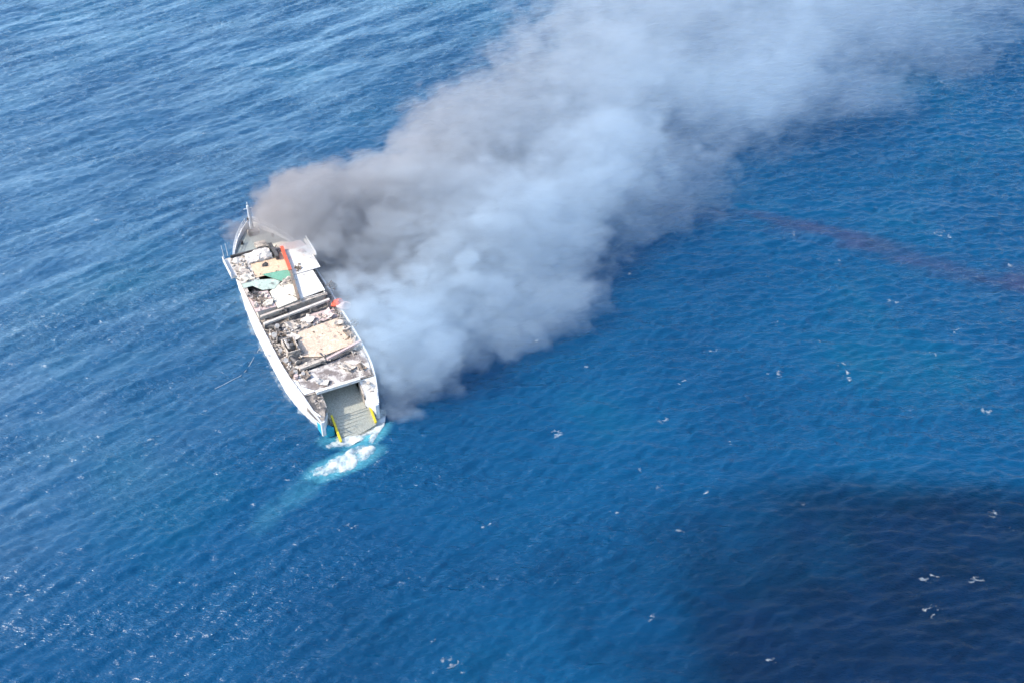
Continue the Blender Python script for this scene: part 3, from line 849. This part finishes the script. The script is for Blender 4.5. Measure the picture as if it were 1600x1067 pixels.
for (x, y, z, sx, sy, rz, mt) in ((-4.4, 2.2, 6.15, 2.6, 1.7, .3, 'grey'), (-5.6, 4.9, 6.1, 2.4, 1.5, 1.2, 'brown'), (-4.0, -1.0, 6.2, 2.0, 1.6, .7, 'light_grey'), (-4.2, -4.2, 6.2, 2.3, 1.5, .1, 'pink'), (-7.6, 2.9, 6.2, 2.0, 1.2, .5, 'light_grey'),
        (-13.6, 5.4, 6.1, 2.2, 1.2, 1.4, 'brown'), (-15.2, 3.0, 6.2, 2.6, 1.0, 1.7, 'grey'), (-10.6, -5.6, 6.2, 2.0, 1.0, .2, 'brown'), (-7.4, -5.2, 6.25, 1.6, 1.1, .9, 'grey'), (-17.6, 4.2, 6.15, 1.8, 1.2, .4, 'brown'),
        (-18.6, -2.5, 6.12, 2.4, 1.6, .5, 'grey'), (-20.4, 2.2, 6.12, 1.9, 1.3, 1.0, 'light_grey'), (-19.6, -4.6, 6.12, 1.6, 1.1, .2, 'brown'), (12.0, 5.6, ZB + .05, 2.6, 1.6, .2, 'grey'), (15.2, 5.6, ZB + .05, 2.0, 1.7, .8, 'light_grey'), (9.6, 5.6, ZB + .05, 1.8, 1.6, .3, 'cream'),
        (2.6, 5.2, ZB, 2.4, 1.6, .5, 'brown'), (1.0, 4.4, ZB, 1.6, 1.2, 1.1, 'cream'), (15.9, 1.2, ZB - .1, 1.4, 2.2, .1, 'brown'), (13.6, -5.6, ZB + .06, 1.2, 1.0, .6, 'pink')):
    buckled(x, y, z, sx, sy, rz, mt)
# dark scorched heap by the hole and the charred stump to starboard
def heap(px, py, z, r, mt, name, n=26, hh=.8):
    p = loc(px, py, z); m = MB()
    for _ in range(n):
        a, d = random.uniform(0, 6.28), r * random.random() ** .7
        rot = Matrix.Rotation(random.uniform(0, 6.28), 3, 'Z') @ Matrix.Rotation(random.gauss(0, .6), 3, 'Y')
        s_ = random.uniform(.25, .7)
        m.rbox((p.x + d * math.cos(a), p.y + d * math.sin(a), z + hh * (1 - d / r) * random.random() + .1), (s_, s_ * .5, s_ * .3), rot)
    o = m.build(name, M[mt], ferry); o['kind'] = 'stuff'; return o
heap(398, 461, ZB, 1.25, 'dark', 'charred_heap'); heap(446, 488, 7.0, .9, 'dark', 'charred_heap'); heap(517, 449, 7.4, 1.0, 'dark', 'charred_heap', 26, 1.2); heap(553, 505, 6.1, .9, 'dark', 'charred_heap')
heap(406, 405, ZB, .8, 'brown', 'charred_heap', 18, .4); heap(466, 421, ZB, .7, 'brown', 'charred_heap', 14, .3); heap(415, 415, ZB, .45, 'dark', 'charred_heap', 10, .2)

# two crumpled life rafts on the starboard rail
def raft(px, py, z, mt, label, rz):
    p = loc(px, py, z)
    t = bpy.data.objects.new('life_raft', None)
    w = ferry.matrix_basis @ Vector((p.x, p.y, z))
    t.location = w; t.rotation_euler = (.1, .15, rz)
    link(t); tag(t, label, 'life raft', 'crumpled life rafts amidships')
    pts = [(math.cos(a) * 1.05 * (1 + .2 * math.sin(3*a)), math.sin(a) * .8, .22 + .12 * math.sin(2*a)) for a in np.linspace(0, 2*math.pi, 15)]
    m = MB(); m.tube(pts, .24, 7); m.build('buoyancy_tube', M[mt], t, True)
    m = MB(); vs = [(0, 0, .95)] + [(x * .95, y * .95, z_ + .18) for x, y, z_ in pts[:-1]]
    m.add(vs, [(0, 1 + i, 1 + (i + 1) % 14) for i in range(14)]); m.build('canopy', M[mt], t)
    m = MB(); m.prism([(x * .9, y * .9) for x, y, _ in pts[:-1]], .05, .12); m.build('raft_floor', M['dark'], t)
raft(528, 476, 6.15, 'orange', 'orange-red crumpled life raft on the starboard side amidships', 1.0)
raft(537, 480, 6.15, 'pink', 'faded pink crumpled life raft against the starboard rail', .4)

# ---- rope trailing from the port side
pts = [at(*q) for q in ((412, 536), (404, 546), (396, 560), (391, 569), (383, 579), (375, 587), (368, 591), (350, 600), (335, 606))]
pts = [Vector((p.x, p.y, float(sea_z(p.x, p.y)) + .08)) for p in pts]
m = MB(); m.tube(pts, .028, 6)
tag(m.build('floating_rope', M['rope'], None), 'pale rope trailing on the water off the port side', 'rope')

# ------------------------------------------------------------------ smoke
W_ = Vector((0.74, 0.672)).normalized()      # down wind
N_ = Vector((-W_.y, W_.x))                   # across it
S0, S1 = 66.0, 330.0
# plume along the wind: s, near edge n, far edge n, top height
PL = [(66, 107, 170, 14), (90, 103, 169, 16), (110, 103, 171, 17), (140, 106, 185, 20), (180, 108, 201, 24), (230, 108, 211, 28), (330, 104, 232, 33)]
def pl(s, k): return float(np.interp(s, [p[0] for p in PL], [p[k] for p in PL]))

def smoke_material():
    m, nd, ln, bs = new_mat('smoke')
    nd.remove(bs)
    out = nd['Material Output']
    pv = nd.new('ShaderNodeVolumePrincipled')
    ln.new(pv.outputs['Volume'], out.inputs['Volume'])
    tc = nd.new('ShaderNodeTexCoord')
    def math_(op, a, b=None, c=None, clamp=False):
        n = nd.new('ShaderNodeMath'); n.operation = op; n.use_clamp = clamp
        for i, v in enumerate((a, b, c)):
            if v is None: continue
            if isinstance(v, (int, float)): n.inputs[i].default_value = v
            else: ln.new(v, n.inputs[i])
        return n.outputs[0]
    def dot(vec, v):
        n = nd.new('ShaderNodeVectorMath'); n.operation = 'DOT_PRODUCT'
        ln.new(vec, n.inputs[0]); n.inputs[1].default_value = v
        return n.outputs['Value']
    P = tc.outputs['Object']
    s = dot(P, (W_.x, W_.y, 0)); nn = dot(P, (N_.x, N_.y, 0)); z = dot(P, (0, 0, 1))
    t = math_('DIVIDE', math_('SUBTRACT', s, S0), S1 - S0, clamp=True)
    def curve(k, lo, hi):
        """one of the plume's outlines as a ramp along the wind"""
        r = nd.new('ShaderNodeFloatCurve')
        c = r.mapping.curves[0]
        pts = [((p[0] - S0) / (S1 - S0), (p[k] - lo) / (hi - lo)) for p in PL]
        c.points[0].location = pts[0]; c.points[1].location = pts[-1]
        for q in pts[1:-1]: c.points.new(*q)
        for q in c.points: q.handle_type = 'VECTOR'
        r.mapping.update()
        ln.new(t, r.inputs['Value'])
        return math_('MULTIPLY_ADD', r.outputs[0], hi - lo, lo)
    n0, n1, zt = curve(1, 90, 130), curve(2, 150, 230), curve(3, 0, 50)
    nc = math_('MULTIPLY', math_('ADD', n0, n1), .5)
    hw = math_('MULTIPLY', math_('SUBTRACT', n1, n0), .5)
    u = math_('DIVIDE', math_('SUBTRACT', nn, nc), hw)
    v = math_('DIVIDE', z, zt)
    u2 = math_('POWER', math_('ABSOLUTE', u), 4.0)
    v2 = math_('POWER', math_('MAXIMUM', v, 0.0), 2.0)
    sf = math_('SUBTRACT', s, math_('MINIMUM', math_('MULTIPLY_ADD', nn, 0.30, 67.5 - 111 * .30), 76.0))
    sf = math_('MULTIPLY_ADD', math_('MAXIMUM', math_('SUBTRACT', nn, 148.0), 0.0), 0.2, sf)
    st = math_('MAXIMUM', math_('SUBTRACT', 1.0, math_('DIVIDE', sf, 5.0)), 0.0)      # fades in off the ship
    e = math_('SUBTRACT', math_('SUBTRACT', 1.0, math_('ADD', u2, v2)), math_('MULTIPLY', st, 2.0))
    # thick low smoke rolling over the starboard bow
    bow = math_('MULTIPLY', math_('SUBTRACT', 1.0, math_('DIVIDE', math_('ABSOLUTE', math_('SUBTRACT', nn, 156.0)), 10.0), clamp=True),
                math_('SUBTRACT', 1.0, math_('DIVIDE', math_('ABSOLUTE', math_('SUBTRACT', s, 87.5)), 8.5), clamp=True))
    e = math_('MULTIPLY_ADD', bow, 1.5, e)
    ns = nd.new('ShaderNodeTexNoise'); ns.inputs['Scale'].default_value = 0.05; ns.inputs['Detail'].default_value = 1.0; ns.inputs['Roughness'].default_value = 0.55; ns.inputs['Distortion'].default_value = 0.0
    mp = nd.new('ShaderNodeMapping'); mp.inputs['Rotation'].default_value = (0, 0, -math.atan2(W_.y, W_.x)); mp.inputs['Scale'].default_value = (0.8, 1.0, 1.15)
    ln.new(P, mp.inputs['Vector']); ln.new(mp.outputs['Vector'], ns.inputs['Vector'])
    n2 = nd.new('ShaderNodeTexNoise'); n2.inputs['Scale'].default_value = 0.125; n2.inputs['Detail'].default_value = 3.0; n2.inputs['Roughness'].default_value = 0.6
    ln.new(mp.outputs['Vector'], n2.inputs['Vector'])
    puff = math_('MULTIPLY', math_('SUBTRACT', math_('ABSOLUTE', math_('MULTIPLY_ADD', n2.outputs['Fac'], 2.0, -1.0)), 0.18), 1.9)
    q = math_('ADD', e, math_('ADD', math_('MULTIPLY', math_('SUBTRACT', ns.outputs['Fac'], 0.47), 2.1), puff))
    mr = nd.new('ShaderNodeMapRange'); mr.interpolation_type = 'SMOOTHSTEP'
    mr.inputs['From Min'].default_value = 0.15; mr.inputs['From Max'].default_value = 0.55
    ln.new(q, mr.inputs['Value'])
    dr = nd.new('ShaderNodeFloatCurve')
    c = dr.mapping.curves[0]
    c.points[0].location = (0, 1.0); c.points[1].location = (1, .085)
    for qq in ((.10, .80), (.2, .48), (.4, .21), (.65, .13)): c.points.new(*qq)
    dr.mapping.update(); ln.new(t, dr.inputs['Value'])
    dens = math_('MULTIPLY', math_('MULTIPLY', mr.outputs[0], dr.outputs[0]), math_('MULTIPLY_ADD', u, 0.045, 0.155))
    ln.new(dens, pv.inputs['Density'])
    # sooty brown on the far side near the fire, paler steam-grey on the near side
    bw = math_('MULTIPLY', math_('MULTIPLY_ADD', u, .8, .42, clamp=True), math_('SUBTRACT', 1.0, math_('MULTIPLY', t, 1.15), clamp=True))
    mx = nd.new('ShaderNodeMix'); mx.data_type = 'RGBA'
    mx.inputs['A'].default_value = (0.60, 0.72, 0.82, 1); mx.inputs['B'].default_value = (0.47, 0.42, 0.40, 1)
    ln.new(bw, mx.inputs['Factor'])
    ln.new(mx.outputs['Result'], pv.inputs['Color'])
    pv.inputs['Anisotropy'].default_value = 0.1
    m.cycles.volume_step_rate = 0.13
    return m

# the plume's outer skin: a lumpy sleeve swept down wind, closed at both ends
vs, fs = [], []
NS_, NA = 60, 28
for i in range(NS_ + 1):
    s = S0 + (S1 - S0) * i / NS_
    a0, a1, h = pl(s, 1), pl(s, 2), pl(s, 3)
    c, w = (a0 + a1) / 2, (a1 - a0) / 2
    for k in range(NA):
        a = math.pi * k / (NA - 1)
        nz = 1.12 + .12 * mnoise.noise((s * .04, k * .5, 1.0))
        n = c - w * nz * math.copysign(abs(math.cos(a)) ** .7, math.cos(a))
        z = h * nz * math.sin(a) ** .7 if 0 < k < NA - 1 else 0.0
        vs.append((W_.x * s + N_.x * n, W_.y * s + N_.y * n, max(.5, z + .5)))
for i in range(NS_):
    for k in range(NA):
        fs.append((i*NA+k, (i+1)*NA+k, (i+1)*NA+(k+1) % NA, i*NA+(k+1) % NA))
fs.append(tuple(range(NA))); fs.append(tuple(range(NS_*NA + NA - 1, NS_*NA - 1, -1)))
mb = MB(); mb.add(vs, fs)
smoke = mb.build('smoke_plume', smoke_material(), None, True)
tag(smoke, 'thick grey smoke blowing off the burning ferry across the sea', 'smoke', kind='stuff')
